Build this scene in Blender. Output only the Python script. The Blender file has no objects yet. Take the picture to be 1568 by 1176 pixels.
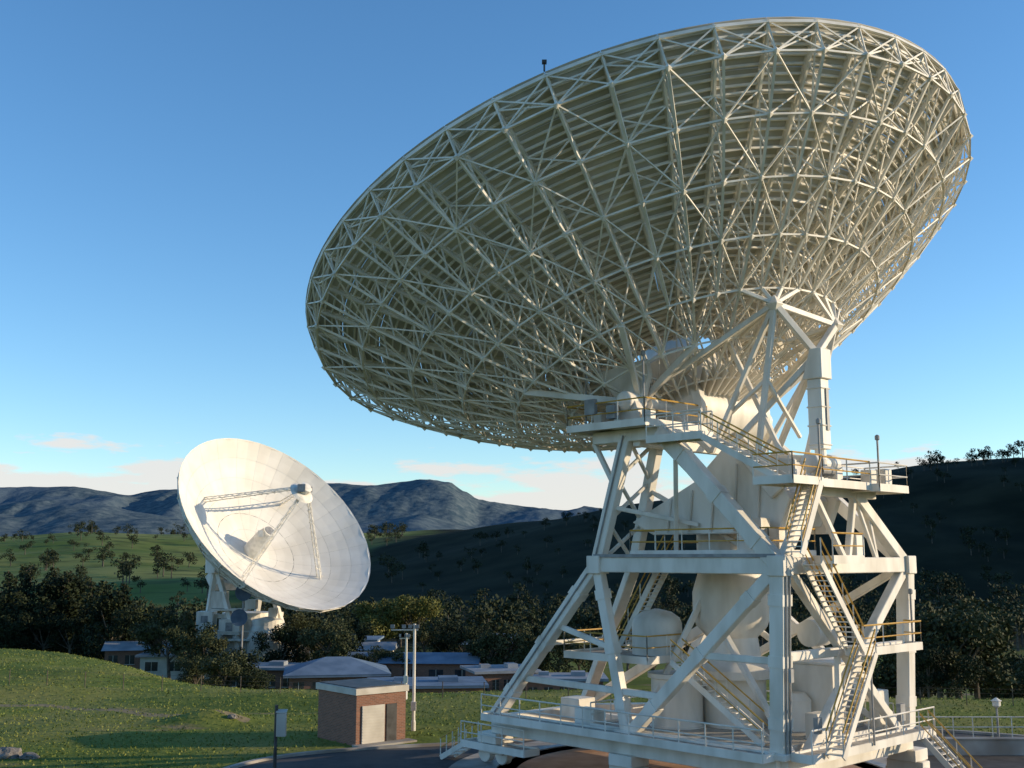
import bpy, math, random, bmesh
import numpy as np
from mathutils import Vector, Matrix, noise
random.seed(7); rng=np.random.default_rng(7)
scene=bpy.context.scene
R=math.radians
V=Vector
SUN_EL=12; SUN_PHI=2
# ------------------------------------------------------------------ materials
def mat_base(name):
    m=bpy.data.materials.new(name); m.use_nodes=True
    nt=m.node_tree; b=nt.nodes['Principled BSDF']
    return m,nt,b
def N(nt,t,**k):
    n=nt.nodes.new(t)
    for a,v in k.items(): setattr(n,a,v)
    return n
def noisy(name,c1,c2,scale=1.0,rough=.6,bump=0.0,bscale=None,metal=0,detail=3,c3=None,s3=.05,lo=.35,hi=.65,stretch=None,spec=.3,bdist=.1):
    m,nt,b=mat_base(name); L=nt.links
    geo=N(nt,'ShaderNodeNewGeometry'); src=geo.outputs['Position']
    if stretch:
        mp=N(nt,'ShaderNodeMapping'); L.new(src,mp.inputs['Vector']); mp.inputs['Scale'].default_value=stretch; src=mp.outputs[0]
    n1=N(nt,'ShaderNodeTexNoise'); n1.inputs['Scale'].default_value=scale; n1.inputs['Detail'].default_value=detail
    L.new(src,n1.inputs['Vector'])
    r=N(nt,'ShaderNodeValToRGB'); r.color_ramp.elements[0].position=lo; r.color_ramp.elements[1].position=hi
    r.color_ramp.elements[0].color=(*c1,1); r.color_ramp.elements[1].color=(*c2,1)
    L.new(n1.outputs['Fac'],r.inputs[0]); out=r.outputs[0]
    if c3:
        n2=N(nt,'ShaderNodeTexNoise'); n2.inputs['Scale'].default_value=s3; n2.inputs['Detail'].default_value=3
        L.new(src,n2.inputs['Vector'])
        r2=N(nt,'ShaderNodeValToRGB'); r2.color_ramp.elements[0].position=.45; r2.color_ramp.elements[1].position=.62
        L.new(n2.outputs['Fac'],r2.inputs[0])
        mx=N(nt,'ShaderNodeMixRGB'); mx.inputs[2].default_value=(*c3,1)
        L.new(r2.outputs[0],mx.inputs[0]); L.new(out,mx.inputs[1]); out=mx.outputs[0]
    L.new(out,b.inputs['Base Color'])
    b.inputs['Roughness'].default_value=rough; b.inputs['Metallic'].default_value=metal
    b.inputs['Specular IOR Level'].default_value=spec
    if bump:
        n3=N(nt,'ShaderNodeTexNoise'); n3.inputs['Scale'].default_value=bscale or scale*4; n3.inputs['Detail'].default_value=5
        L.new(geo.outputs['Position'],n3.inputs['Vector'])
        bp=N(nt,'ShaderNodeBump'); bp.inputs['Strength'].default_value=bump; bp.inputs['Distance'].default_value=bdist
        L.new(n3.outputs['Fac'],bp.inputs['Height']); L.new(bp.outputs[0],b.inputs['Normal'])
    return m
M={}
M['white']=noisy('white_paint',(.56,.515,.43),(.80,.755,.67),scale=1.1,rough=.5,stretch=(1,1,.3),lo=.25,hi=.6)
M['truss']=noisy('truss_paint',(.66,.625,.54),(.84,.795,.70),scale=1.3,rough=.55,detail=1)
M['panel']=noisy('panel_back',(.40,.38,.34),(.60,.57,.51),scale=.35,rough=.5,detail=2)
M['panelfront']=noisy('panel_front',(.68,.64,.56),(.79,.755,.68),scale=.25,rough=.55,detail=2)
M['grey']=noisy('grey_steel',(.22,.22,.22),(.33,.33,.32),scale=2,rough=.5)
M['discblue']=noisy('blue_grey_disc',(.05,.08,.12),(.08,.12,.17),scale=1,rough=.5)
M['dark']=noisy('dark_metal',(.03,.03,.03),(.07,.07,.07),scale=2,rough=.5)
M['yellow']=noisy('rail_yellow',(.50,.28,.05),(.62,.38,.09),scale=2,rough=.5)
M['grate']=noisy('deck_grate',(.36,.33,.28),(.52,.48,.42),scale=3,rough=.7)
M['conc']=noisy('concrete',(.30,.28,.25),(.44,.41,.37),scale=.8,rough=.85,c3=(.26,.22,.18),s3=.3)
M['asphalt']=noisy('asphalt',(.045,.045,.048),(.075,.074,.074),scale=1.5,rough=.9,c3=(.09,.085,.08),s3=.2)
M['terra']=noisy('terracotta_concrete',(.36,.20,.11),(.48,.29,.18),scale=1,rough=.85)
M['roofw']=noisy('metal_roof',(.20,.22,.24),(.30,.32,.34),scale=.5,rough=.7)
M['roofb']=noisy('blue_grey_roof',(.11,.16,.22),(.17,.23,.30),scale=.5,rough=.8,spec=.15)
M['glass']=noisy('window_glass',(.02,.025,.03),(.05,.055,.06),scale=1,rough=.12,spec=.6)
M['bark']=noisy('bark',(.07,.055,.04),(.16,.135,.10),scale=3,rough=.9)
M['rock']=noisy('rock',(.12,.11,.10),(.25,.23,.2),scale=3,rough=.9,bump=.5)
M['wallc']=noisy('cream_wall',(.50,.46,.39),(.62,.58,.50),scale=1,rough=.8)
def brickmat():
    m,nt,b=mat_base('brick'); L=nt.links
    tc=N(nt,'ShaderNodeTexCoord'); br=N(nt,'ShaderNodeTexBrick')
    br.inputs['Color1'].default_value=(.28,.12,.07,1); br.inputs['Color2'].default_value=(.18,.08,.048,1); br.inputs['Mortar'].default_value=(.27,.21,.17,1)
    br.inputs['Scale'].default_value=1; br.inputs['Brick Width'].default_value=.24; br.inputs['Row Height'].default_value=.085; br.inputs['Mortar Size'].default_value=.008
    sx=N(nt,'ShaderNodeSeparateXYZ'); ad=N(nt,'ShaderNodeMath',operation='ADD'); cb=N(nt,'ShaderNodeCombineXYZ')
    L.new(tc.outputs['Object'],sx.inputs[0]); L.new(sx.outputs[0],ad.inputs[0]); L.new(sx.outputs[1],ad.inputs[1])
    L.new(ad.outputs[0],cb.inputs[0]); L.new(sx.outputs[2],cb.inputs[1]); L.new(cb.outputs[0],br.inputs['Vector'])
    L.new(br.outputs['Color'],b.inputs['Base Color']); b.inputs['Roughness'].default_value=.9
    return m
M['brick']=brickmat()
def leafmat(name,c1,c2,c3):
    m,nt,b=mat_base(name); L=nt.links
    geo=N(nt,'ShaderNodeNewGeometry'); n=N(nt,'ShaderNodeTexNoise'); n.inputs['Scale'].default_value=.45; n.inputs['Detail'].default_value=2
    L.new(geo.outputs['Position'],n.inputs['Vector'])
    r=N(nt,'ShaderNodeValToRGB'); e=r.color_ramp.elements; e[0].position=.35; e[0].color=(*c1,1); e[1].position=.68; e[1].color=(*c3,1)
    q=e.new(.5); q.color=(*c2,1)
    L.new(n.outputs['Fac'],r.inputs[0])
    mx=N(nt,'ShaderNodeMixRGB',blend_type='MULTIPLY'); mx.inputs[0].default_value=.6
    mr=N(nt,'ShaderNodeMapRange'); mr.inputs['To Min'].default_value=.5; mr.inputs['To Max'].default_value=1.5
    L.new(geo.outputs['Random Per Island'],mr.inputs['Value'])
    L.new(r.outputs[0],mx.inputs[1]); L.new(mr.outputs[0],mx.inputs[2])
    L.new(mx.outputs[0],b.inputs['Base Color']); b.inputs['Roughness'].default_value=.7; b.inputs['Specular IOR Level'].default_value=.15
    return m
M['leaf_gum']=leafmat('leaf_gum',(.030,.040,.016),(.052,.062,.026),(.09,.095,.045))
M['leaf_dark']=leafmat('leaf_dark',(.011,.018,.008),(.020,.029,.012),(.036,.047,.02))
M['leaf_autumn']=leafmat('leaf_autumn',(.08,.085,.02),(.13,.13,.033),(.18,.165,.055))
M['leaf_far']=leafmat('leaf_far',(.020,.028,.013),(.034,.044,.019),(.058,.064,.032))
M['grassb']=leafmat('grass_blades',(.10,.13,.025),(.16,.19,.04),(.22,.22,.065))
# ------------------------------------------------------------------ mesh builder
class MB:
    def __init__(s): s.v=[]; s.f=[]
    def add(s,vs,fs):
        o=len(s.v); s.v+= [tuple(a) for a in vs]; s.f+=[tuple(i+o for i in f) for f in fs]
    def beam(s,p,q,w,h=None,up=V((0,0,1))):
        p=V(p);q=V(q); h=h or w; d=(q-p)
        if d.length<1e-6: return
        d.normalize()
        if abs(d.dot(up))>.98: up=V((.7218,.6921,0))
        a=d.cross(up).normalized(); b=a.cross(d).normalized(); a=a*w/2; b=b*h/2
        s.add([p-a-b,p+a-b,p+a+b,p-a+b,q-a-b,q+a-b,q+a+b,q-a+b],[(3,2,1,0),(4,5,6,7),(0,1,5,4),(1,2,6,5),(2,3,7,6),(3,0,4,7)])
    def tube(s,p,q,r,n=6,r2=None,cap=True):
        p=V(p);q=V(q); d=(q-p)
        if d.length<1e-6: return
        d.normalize(); up=V((0,0,1)) if abs(d.z)<.95 else V((1,0,0))
        a=d.cross(up).normalized(); b=a.cross(d); r2=r if r2 is None else r2
        vs=[];fs=[]
        for k in range(n):
            t=2*math.pi*k/n; o=a*math.cos(t)+b*math.sin(t)
            vs.append(p+o*r); vs.append(q+o*r2)
        for k in range(n):
            i=2*k;j=2*((k+1)%n); fs.append((i,j,j+1,i+1))
        if cap: fs.append(tuple(range(0,2*n,2))[::-1]); fs.append(tuple(range(1,2*n,2)))
        s.add(vs,fs)
    def box(s,c,size,ax=None):
        c=V(c); ax=ax or (V((1,0,0)),V((0,1,0)),V((0,0,1)))
        x,y,z=[ax[i]*size[i]/2 for i in range(3)]
        s.add([c-x-y-z,c+x-y-z,c+x+y-z,c-x+y-z,c-x-y+z,c+x-y+z,c+x+y+z,c-x+y+z],[(3,2,1,0),(4,5,6,7),(0,1,5,4),(1,2,6,5),(2,3,7,6),(3,0,4,7)])
    def lathe(s,o,axis,prof,n=32,xd=None):
        o=V(o); axis=V(axis).normalized(); up=V((0,0,1)) if abs(axis.z)<.95 else V((1,0,0))
        a=axis.cross(up).normalized(); b=a.cross(axis)
        vs=[];fs=[]
        for (r,h) in prof:
            for k in range(n):
                t=2*math.pi*k/n; vs.append(o+axis*h+(a*math.cos(t)+b*math.sin(t))*r)
        for j in range(len(prof)-1):
            for k in range(n):
                k2=(k+1)%n; fs.append((j*n+k,j*n+k2,(j+1)*n+k2,(j+1)*n+k))
        fs.append(tuple(range(n))[::-1]); fs.append(tuple(range((len(prof)-1)*n,len(prof)*n)))
        s.add(vs,fs)
    def prism(s,pts,off):
        off=V(off); n=len(pts); pts=[V(p) for p in pts]
        s.add(pts+[p+off for p in pts],[tuple(range(n))[::-1],tuple(range(n,2*n))]+[(i,(i+1)%n,(i+1)%n+n,i+n) for i in range(n)])
    def oct(s,c,r):
        c=V(c); x=V((r,0,0));y=V((0,r,0));z=V((0,0,r))
        s.add([c+x,c-x,c+y,c-y,c+z,c-z],[(0,2,4),(2,1,4),(1,3,4),(3,0,4),(2,0,5),(1,2,5),(3,1,5),(0,3,5)])
    def obj(s,name,mat,parent=None,bevel=0,smooth=False,tr=None):
        me=bpy.data.meshes.new(name); me.from_pydata(s.v,[],s.f); me.materials.append(M[mat] if isinstance(mat,str) else mat)
        me.update()
        o=bpy.data.objects.new(name,me); scene.collection.objects.link(o)
        if tr is not None: o.matrix_world=tr
        if parent: o.parent=parent
        if bevel:
            b=o.modifiers.new('b','BEVEL'); b.width=bevel; b.segments=1; b.limit_method='ANGLE'
        if smooth:
            me.polygons.foreach_set('use_smooth',[True]*len(me.polygons))
            es=o.modifiers.new('e','EDGE_SPLIT'); es.split_angle=R(35)
        return o
def empty(name,loc=(0,0,0)):
    e=bpy.data.objects.new(name,None); scene.collection.objects.link(e); return e
def np_mesh(name,verts,faces,mat,parent=None,smooth=False):
    me=bpy.data.meshes.new(name); nv=len(verts); nf,k=faces.shape
    me.vertices.add(nv); me.vertices.foreach_set('co',np.asarray(verts,np.float32).ravel())
    me.loops.add(nf*k); me.loops.foreach_set('vertex_index',faces.astype(np.int32).ravel())
    me.polygons.add(nf); me.polygons.foreach_set('loop_start',np.arange(nf,dtype=np.int32)*k)
    me.update(calc_edges=True); me.validate()
    if smooth: me.polygons.foreach_set('use_smooth',np.ones(nf,bool))
    me.materials.append(M[mat] if isinstance(mat,str) else mat)
    o=bpy.data.objects.new(name,me); scene.collection.objects.link(o)
    if parent: o.parent=parent
    return o
# ------------------------------------------------------------------ terrain
def ss(t): t=np.clip(t,0,1); return t*t*(3-2*t)
HX=[-200,-130,-71,-27,24,101,186,216,251,330,450,700,1500]
HZ=[0,3,11,18,30,44,53,57,60,68,80,90,90]
def terr(x,y):
    x=np.asarray(x,float);y=np.asarray(y,float)
    r=np.hypot(x,y)
    z=8.3*np.exp(-(r/17)**2)
    ye=85+32*ss((-18-x)/36)-4*ss((x-10)/20)
    s=ss((y-ye)/32)
    mound=1.3*np.exp(-(((x+58)/24)**2+((y-100)/20)**2))
    flat=ss((np.hypot(x-5,y-52)-26)/14)*(1-.7*s)
    fine=(.13*np.sin(x*.23+y*.11)*np.sin(y*.19-x*.07)+.05*np.sin(x*.61+y*.33+1)*np.sin(y*.53-x*.3))*flat
    berm=.75*np.exp(-((x+18.6)/2.3)**2-((y-72.5-.1*x)/1.5)**2)+.5*np.exp(-((x+35)/5)**2-((y-84)/1.8)**2)
    z=z+mound+fine+berm-7.2*s
    a=ss((y-340)/950)
    und=(5*np.sin(x*.012+1.3)*np.sin(y*.009+.6)+3*np.sin(x*.031+y*.013)+2*np.sin(y*.034-x*.011+2))
    z=z+a*46+und*ss((y-300)/350)*.9-ss((y-1350)/900)*60
    z=z-3.5*s*ss((y-190)/120)
    h=np.interp(x,HX,HZ)
    z=z+h*ss((y-250)/300)*(1-.8*ss((y-560)/600))+ss((y-250)/250)*(1-ss((y-560)/500))*ss((x+60)/120)*1.6*np.sin(x*.06+y*.03)
    z=z+66*ss((x-.53*y-20)/160)*ss((y-230)/150)*(1-ss((y-1000)/400))  # unseen ridge, added to cast shadow on the right-hand hill
    return z
def tz(x,y): return float(terr(x,y))
ang=np.concatenate([np.arange(-180,-38,3.),np.arange(-38,38,.16),np.arange(38,180,3.)])
rad=np.concatenate([[.5],np.geomspace(4,45,36),np.linspace(45.5,130,170),np.geomspace(132,13000,180)])
A,Rr=np.meshgrid(np.radians(ang),rad); X=Rr*np.sin(A);Y=Rr*np.cos(A); Z=terr(X,Y)
na=len(ang); nr=len(rad)
vv=np.stack([X.ravel(),Y.ravel(),Z.ravel()],1)
i=np.arange(nr-1)[:,None]*na; j=np.arange(na)[None,:]; j2=(j+1)%na
fc=np.stack([(i+j),(i+j2),(i+na+j2),(i+na+j)],-1).reshape(-1,4)
def groundmat():
    m,nt,b=mat_base('grassland'); L=nt.links
    geo=N(nt,'ShaderNodeNewGeometry'); P=geo.outputs['Position']
    def noi(sc,det=3,st=None):
        n=N(nt,'ShaderNodeTexNoise'); n.inputs['Scale'].default_value=sc; n.inputs['Detail'].default_value=det
        if st:
            mp=N(nt,'ShaderNodeMapping'); mp.inputs['Scale'].default_value=st; L.new(P,mp.inputs[0]); L.new(mp.outputs[0],n.inputs['Vector'])
        else: L.new(P,n.inputs['Vector'])
        return n.outputs['Fac']
    def ramp(f,a,bb,c1=(0,0,0),c2=(1,1,1)):
        r=N(nt,'ShaderNodeValToRGB'); r.color_ramp.elements[0].position=a; r.color_ramp.elements[1].position=bb
        r.color_ramp.elements[0].color=(*c1,1); r.color_ramp.elements[1].color=(*c2,1); L.new(f,r.inputs[0]); return r.outputs[0]
    def mix(f,a,bb,bt='MIX'):
        x=N(nt,'ShaderNodeMixRGB',blend_type=bt)
        if isinstance(f,float): x.inputs[0].default_value=f
        else: L.new(f,x.inputs[0])
        for k,q in ((1,a),(2,bb)):
            if isinstance(q,tuple): x.inputs[k].default_value=(*q,1)
            else: L.new(q,x.inputs[k])
        return x.outputs[0]
    base=ramp(noi(.7,6),.35,.65,(.14,.18,.032),(.205,.24,.052))
    base=mix(ramp(noi(.09,3),.42,.62),base,(.26,.25,.075))
    base=mix(ramp(noi(.035,3,(1,2.5,1)),.50,.66),base,(.12,.16,.034))
    fine=ramp(noi(5,3),.3,.7,(.65,.65,.65),(1.0,1.0,1.0)); base=mix(.7,base,fine,'MULTIPLY')
    base=mix(ramp(noi(.06,5,(1,3,1)),.64,.70),base,(.27,.20,.12))
    sx=N(nt,'ShaderNodeSeparateXYZ'); L.new(P,sx.inputs[0])
    def mth(op,a,bb=None,c=None):
        n=N(nt,'ShaderNodeMath',operation=op)
        for k,q in enumerate((a,bb,c)):
            if q is None: continue
            if isinstance(q,(int,float)): n.inputs[k].default_value=q
            else: L.new(q,n.inputs[k])
        return n.outputs[0]
    t=mth('ADD',mth('MULTIPLY',sx.outputs[0],-.32),mth('MULTIPLY',noi(.05,2),16.0))
    dd=mth('ABSOLUTE',mth('SUBTRACT',sx.outputs[1],mth('ADD',t,58.0)))
    tr=mth('LESS_THAN',mth('ADD',dd,mth('MULTIPLY',noi(1.5,2),.8)),.95)
    left=mth('LESS_THAN',sx.outputs[0],-16.0)
    tr=mth('MULTIPLY',mth('MULTIPLY',tr,left),.8)
    base=mix(tr,base,(.29,.22,.14))
    far=ramp(mth('DIVIDE',sx.outputs[1],1500.0),.08,.3)
    fieldc=ramp(noi(.011,5),.38,.62,(.11,.155,.035),(.23,.24,.08)); fieldc=mix(ramp(noi(.035,4,(1,2,1)),.5,.7),fieldc,(.07,.09,.03))
    base=mix(far,base,fieldc)
    hillc=ramp(noi(.05,6),.35,.65,(.012,.015,.008),(.030,.031,.017))  # dark scrub colour, with the hillside's shade put into it too
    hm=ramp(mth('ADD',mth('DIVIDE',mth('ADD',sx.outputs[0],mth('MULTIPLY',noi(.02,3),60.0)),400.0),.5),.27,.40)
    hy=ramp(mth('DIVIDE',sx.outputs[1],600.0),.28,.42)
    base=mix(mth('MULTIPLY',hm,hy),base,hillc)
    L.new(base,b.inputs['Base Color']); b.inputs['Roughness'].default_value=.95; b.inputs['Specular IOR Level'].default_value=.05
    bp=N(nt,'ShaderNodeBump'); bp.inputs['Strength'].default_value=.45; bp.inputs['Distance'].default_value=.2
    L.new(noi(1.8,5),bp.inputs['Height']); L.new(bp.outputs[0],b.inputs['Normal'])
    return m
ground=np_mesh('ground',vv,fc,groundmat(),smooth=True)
# mountains
gx=np.linspace(-6500,6500,520); gy=np.linspace(3300,9500,150)
GX,GY=np.meshgrid(gx,gy)
fx=[-6500,-3418,-2940,-2550,-2370,-1800,-1240,-900,-630,-410,-235,70,330,640,2000,6500]; fz=[440,460,480,425,465,475,500,490,530,490,375,345,325,330,300,300]
nx=[-6500,-2046,-1890,-1680,-1470,-1290,-900,-585,-375,-200,70,300,2000,6500]; nz=[190,188,235,225,190,155,130,160,200,150,112,100,100,120]
def shp(y,c,w1,w2): return np.where(y<c,ss(1-(c-y)/w1),ss(1-(y-c)/w2))
nf=np.array([[noise.fractal(V((x/700,y/900,0.3)),.85,2.1,7) for x in gx] for y in gy])
nr2=np.array([[noise.ridged_multi_fractal(V((x/480+9,y/1300,1.3)),.9,2.1,6,1,2) for x in gx] for y in gy])
far=np.interp(GX*7500/GY,fx,fz)*shp(GY,7500,2300,1900); near=np.interp(GX*4700/GY,nx,nz)*shp(GY,4700,1300,1500)
MZ=np.maximum(far+(nf*32+(nr2-1.2)*46)*shp(GY,7000,1900,2000)*(.28+.72*(1-shp(GY,7500,500,500))), near+(nf*22+(nr2-1.2)*30)*shp(GY,4500,1000,1500)*(.28+.72*(1-shp(GY,4700,400,400))))-5
mv=np.stack([GX.ravel(),GY.ravel(),MZ.ravel()],1); w=len(gx)
i=np.arange(len(gy)-1)[:,None]*w; j=np.arange(w-1)[None,:]
mf=np.stack([i+j,i+j+1,i+w+j+1,i+w+j],-1).reshape(-1,4)
M['mount']=noisy('hazy_mountain',(.055,.090,.115),(.135,.170,.180),scale=.022,rough=1,detail=6,c3=(.095,.135,.17),s3=.0012,bump=.45,bscale=.012,bdist=32,spec=0)  # aerial haze put into the base colour as a bluish tint
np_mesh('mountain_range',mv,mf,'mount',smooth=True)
# ------------------------------------------------------------------ pad
def catmull(pts,n=8):
    out=[];k=len(pts)
    for i in range(k):
        p0,p1,p2,p3=[np.array(pts[(i+a)%k],float) for a in (-1,0,1,2)]
        for t in np.linspace(0,1,n,endpoint=False):
            out.append(.5*((2*p1)+(-p0+p2)*t+(2*p0-5*p1+4*p2-p3)*t*t+(-p0+3*p1-3*p2+p3)*t**3))
    return out
padc=catmull([(-14.5,48),(-13.6,54.5),(-11.6,58.2),(-7.6,60.6),(-1.6,62.6),(6,66),(14,68),(24,67),(32,61),(35,50),(30,36),(0,34),(-12,40)])
b=MB(); b.add([(p[0],p[1],.03) for p in padc]+[(8,52,.03)],[(i,(i+1)%len(padc),len(padc)) for i in range(len(padc))])
b.obj('asphalt_pad','asphalt')
b=MB()
for i in range(len(padc)):
    p=padc[i];q=padc[(i+1)%len(padc)]
    b.beam((p[0],p[1],.05),(q[0],q[1],.05),.3,.22)
b.obj('kerb','conc')
# ------------------------------------------------------------------ main antenna
a=R(43.8); el=R(68.6)
u=V((math.cos(a),math.sin(a),0)); v=V((-math.sin(a),math.cos(a),0)); zz=V((0,0,1))
O=V((8.4,53.76,0))
def P(uu,vv_,z): return O+u*uu+v*vv_+zz*z
ant=empty('radio_telescope')
n=v*math.cos(el)+zz*math.sin(el); wv=n.cross(u)
C=V((6.37,55.64,25.03)); RD=17.0
def dish_struct(C,e,w_,n,RD,depth,parent,pref,nsec=48,detail=True,rings=None,tback=(1.2,.14),fmat='panelfront',bmat='panel'):
    F=RD*RD/(4*depth); vert=C-n*depth
    def S(r,t,off=0): return vert+e*(r*math.cos(t))+w_*(r*math.sin(t))+n*(r*r/(4*F)-off)
    rings=rings or [2.2,4.2,6.2,8.2,10.2,12.0,13.8,15.4,17.0]
    fr=MB(); bk=MB(); st=MB()
    gap=.012
    for j in range(len(rings)-1):
        ns=nsec if rings[j]>6 else nsec//2
        for i in range(ns):
            t0=2*math.pi*i/ns; t1=2*math.pi*(i+1)/ns; r0=rings[j]+gap; r1=rings[j+1]-gap
            for (B,off) in ((fr,0),(bk,.03)):
                vs=[];m=3
                for rr in np.linspace(r0,r1,m):
                    g=gap/rr
                    for tt in np.linspace(t0+g,t1-g,3): vs.append(S(rr,tt,off))
                fs=[]
                for aa in range(m-1):
                    for c in range(2):
                        q=(aa*3+c,aa*3+c+1,(aa+1)*3+c+1,(aa+1)*3+c)
                        fs.append(q if B is fr else q[::-1])
                B.add(vs,fs)
            if detail:
                g=.04/r0
                for k in range(5):
                    rr=r0+(r1-r0)*(k+.5)/5
                    st.beam(S(rr,t0+g,.10),S(rr,t1-g,.10),.07,.12,up=n)
                for tt in (t0+g,t1-g):
                    st.beam(S(r0,tt,.10),S(r1,tt,.10),.05,.13,up=n)
    fr.obj(pref+'reflector_surface',fmat,parent); bk.obj(pref+'reflector_panel_backs',bmat,parent)
    if detail: st.obj(pref+'panel_stiffeners','truss',parent)
    tr=MB(); nd=MB()
    RR=[3.4,5.8,8.2,10.5,12.7,14.8,16.7]; RR=[r*RD/17 for r in RR]
    def Tn(i,j): return S(RR[j],2*math.pi*i/nsec,.30)
    def Bn(i,j): return S(RR[j],2*math.pi*i/nsec,tback[0]+tback[1]*(16.8-RR[j]))
    nR=len(RR); c1,c2,c3=(.105,.08,.062) if detail else (.13,.10,.085)
    for i in range(nsec):
        for j in range(nR):
            inner=(j<2)
            if inner and i%2: continue
            di=2 if inner else 1
            B0=Bn(i,j);T0=Tn(i,j)
            tr.beam(B0,T0,c3); nd.oct(B0,.17 if j>0 else .15)
            tr.beam(B0,Bn(i+di,j),c2); tr.beam(T0,Tn(i+di,j),c2)
            tr.beam(B0,Tn(i+di,j),c3)
            if j>=2 and i%2==0: tr.beam(B0,Tn(i-di,j),c3)
            if j<nR-1:
                tr.beam(B0,Bn(i,j+1),c1); tr.beam(T0,Tn(i,j+1),c1,.16,up=n)
                tr.beam(B0,Tn(i,j+1),c3)
                if (i//di+j)%2==0:
                    tr.beam(B0,Bn(i+di,j+1),c3); tr.beam(B0,Bn(i-di,j+1),c3)
                if j==1:
                    tr.beam(B0,Bn(i+1,2),c3); tr.beam(B0,Bn(i-1,2),c3)
                tr.beam(S((RR[j]+RR[j+1])/2,2*math.pi*i/nsec,.3),B0.lerp(Bn(i,j+1),.5),c3)
        rim=S(RD-.05,2*math.pi*i/nsec,.15); rim2=S(RD-.05,2*math.pi*(i+1)/nsec,.15)
        tr.beam(rim,rim2,.10,.15,up=n); tr.beam(Bn(i,nR-1),rim,c3); tr.beam(Bn(i,nR-1),rim2,c3); tr.beam(Bn(i+1,nR-1),rim,c3)
        tr.beam(Tn(i,nR-1),rim,.12)
    tr.obj(pref+'backup_truss','truss',parent); nd.obj(pref+'truss_nodes','truss',parent)
    return vert,S,Bn
vert,S,Bn=dish_struct(C,u,wv,n,RD,5.8,ant,'')
h=MB(); h.lathe(vert-n*3.0,n,[(2.3,0),(2.3,2.3)],48)
for k in range(48):
    t=2*math.pi*k/48
    p0=vert-n*3.0+u*(2.3*math.cos(t))+wv*(2.3*math.sin(t)); rr=3.9
    p1=vert-n*2.6+u*(rr*math.cos(t))+wv*(rr*math.sin(t))
    h.beam(p0,p1,.07,.5,up=n)
h.obj('hub','white',ant,smooth=True)
q=MB()
apex=vert+n*11.4
for k in range(4):
    t=math.pi/4+k*math.pi/2
    q.beam(S(7.5,t,-.02),apex+u*(1.2*math.cos(t))+wv*(1.2*math.sin(t)),.3,.5)
q.lathe(apex-n*.2,n,[(1.75,0),(1.5,.25),(.5,.8),(.1,.9)],32)
q.lathe(vert,n,[(1.3,0),(1.1,3.0),(1.2,3.2)],24)
q.obj('subreflector_quadripod','white',ant,smooth=True)
AV=-.9; AZ=16.9
tp=MB(); tb=MB()
tb.lathe(P(-2.4,AV,AZ),u,[(.3,-.12),(.35,-.06),(1.45,0),(1.6,.12),(1.78,.16),(1.78,.5),(1.6,.55),(1.6,2.6),(1.72,2.65),(1.72,2.85),(1.6,2.9),(1.6,6.0)],56)
tb.lathe(P(-5.2,AV,AZ),u,[(.3,0),(.3,1.0),(.45,1.05),(.45,1.5),(.35,1.55),(.35,10.4)],28)
tb.obj('elevation_axle','white',ant,smooth=True)
for su in (-1,1):
    e0=P(su*4.4,AV,AZ)
    for idx in ((24 if su<0 else 0),):
        for di in ((-3,3,6) if su<0 else (-6,-3,3,6)):
            tp.beam(e0,Bn(idx+di,2 if abs(di)==3 else 1),.24,.3)
    c=P(su*4.6,AV,AZ)
    tb2=[c+v*.4-zz*.3,c-v*.4-zz*.3,c-v*.9+zz*1.2,c-v*.7+zz*1.9,c+v*2.1+zz*1.6,c+v*1.9+zz*1.1]
    tp.prism(tb2,u*(.3*su))
P1=P(-3.0,-7.2,20.7); P2=P(1.6,-7.4,20.4); J=P(-1.3,-8.1,18.6)
for p_,q_,s_ in ((P1,P2,.24),(P1,J,.28),(P2,J,.28),(P1,P(-2.4,-1.6,18.3),.22),(P2,P(2.4,-1.6,18.3),.22),
    (P1,P(-2.8,-6.0,14.4),.22),(P(-2.2,-4.2,19.6),P(-2.2,-6.8,14.3),.2),(P2,P(1.0,-6.0,14.4),.22),(P1,P(-2.8,-3.6,14.6),.2),(P2,P(1.0,-3.6,14.6),.2),
    (J,P(-2.8,-4.4,14.6),.24),(J,P(1.0,-4.4,14.6),.24),(P1,P(-4.2,AV-.4,AZ+.6),.22),(P2,P(4.2,AV-.4,AZ+.6),.22),
    (P(-2.8,-3.6,14.6),P(-2.4,AV,AZ),.26),(P(1.0,-3.6,14.6),P(1.4,AV,AZ),.26),(P(-2.9,-6.6,17.5),P(-2.6,-4.4,16.2),.16),(P(-2.9,-6.6,17.5),P(-.4,-6.6,15.2),.16)):
    tp.beam(p_,q_,s_)
allB=[(Bn(i,j)) for i in range(48) for j in range(7)]
for p_ in (P1,P2):
    near_=sorted(allB,key=lambda b_:(b_-p_).length)[:6]
    for b_ in near_: tp.beam(p_,b_,.17)
    tp.oct(p_,.42)
tp.obj('tipping_truss','white',ant,bevel=.02)
cw=MB()
pr=[(.9,11.6),(-.3,11.0),(-7.0,11.0),(-7.6,12.4),(-6.2,14.5),(-4.3,14.7),(-2.7,13.3)]
cw.prism([P(-3.0,a_,b_) for a_,b_ in pr],u*.4); cw.prism([P(.7,a_,b_) for a_,b_ in pr],u*.4)
pr2=[(.3,11.7),(-.4,11.3),(-6.8,11.3),(-7.2,12.4),(-6.0,14.2),(-4.4,14.4),(-2.8,13.0)]
cw.prism([P(-2.6,a_,b_) for a_,b_ in pr2],u*3.3)
for k in range(5):
    vq=-1.2-k*1.2; cw.beam(P(-3.06,vq,11.1),P(-3.06,vq-.25,12.6+k*.35 if k<3 else 14.0),.1,.12)
cw.prism([P(-3.2,-5.2,14.3),P(-3.2,-8.0,14.0),P(-3.2,-8.0,13.3),P(-3.2,-6.8,12.4)],u*.2)
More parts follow.
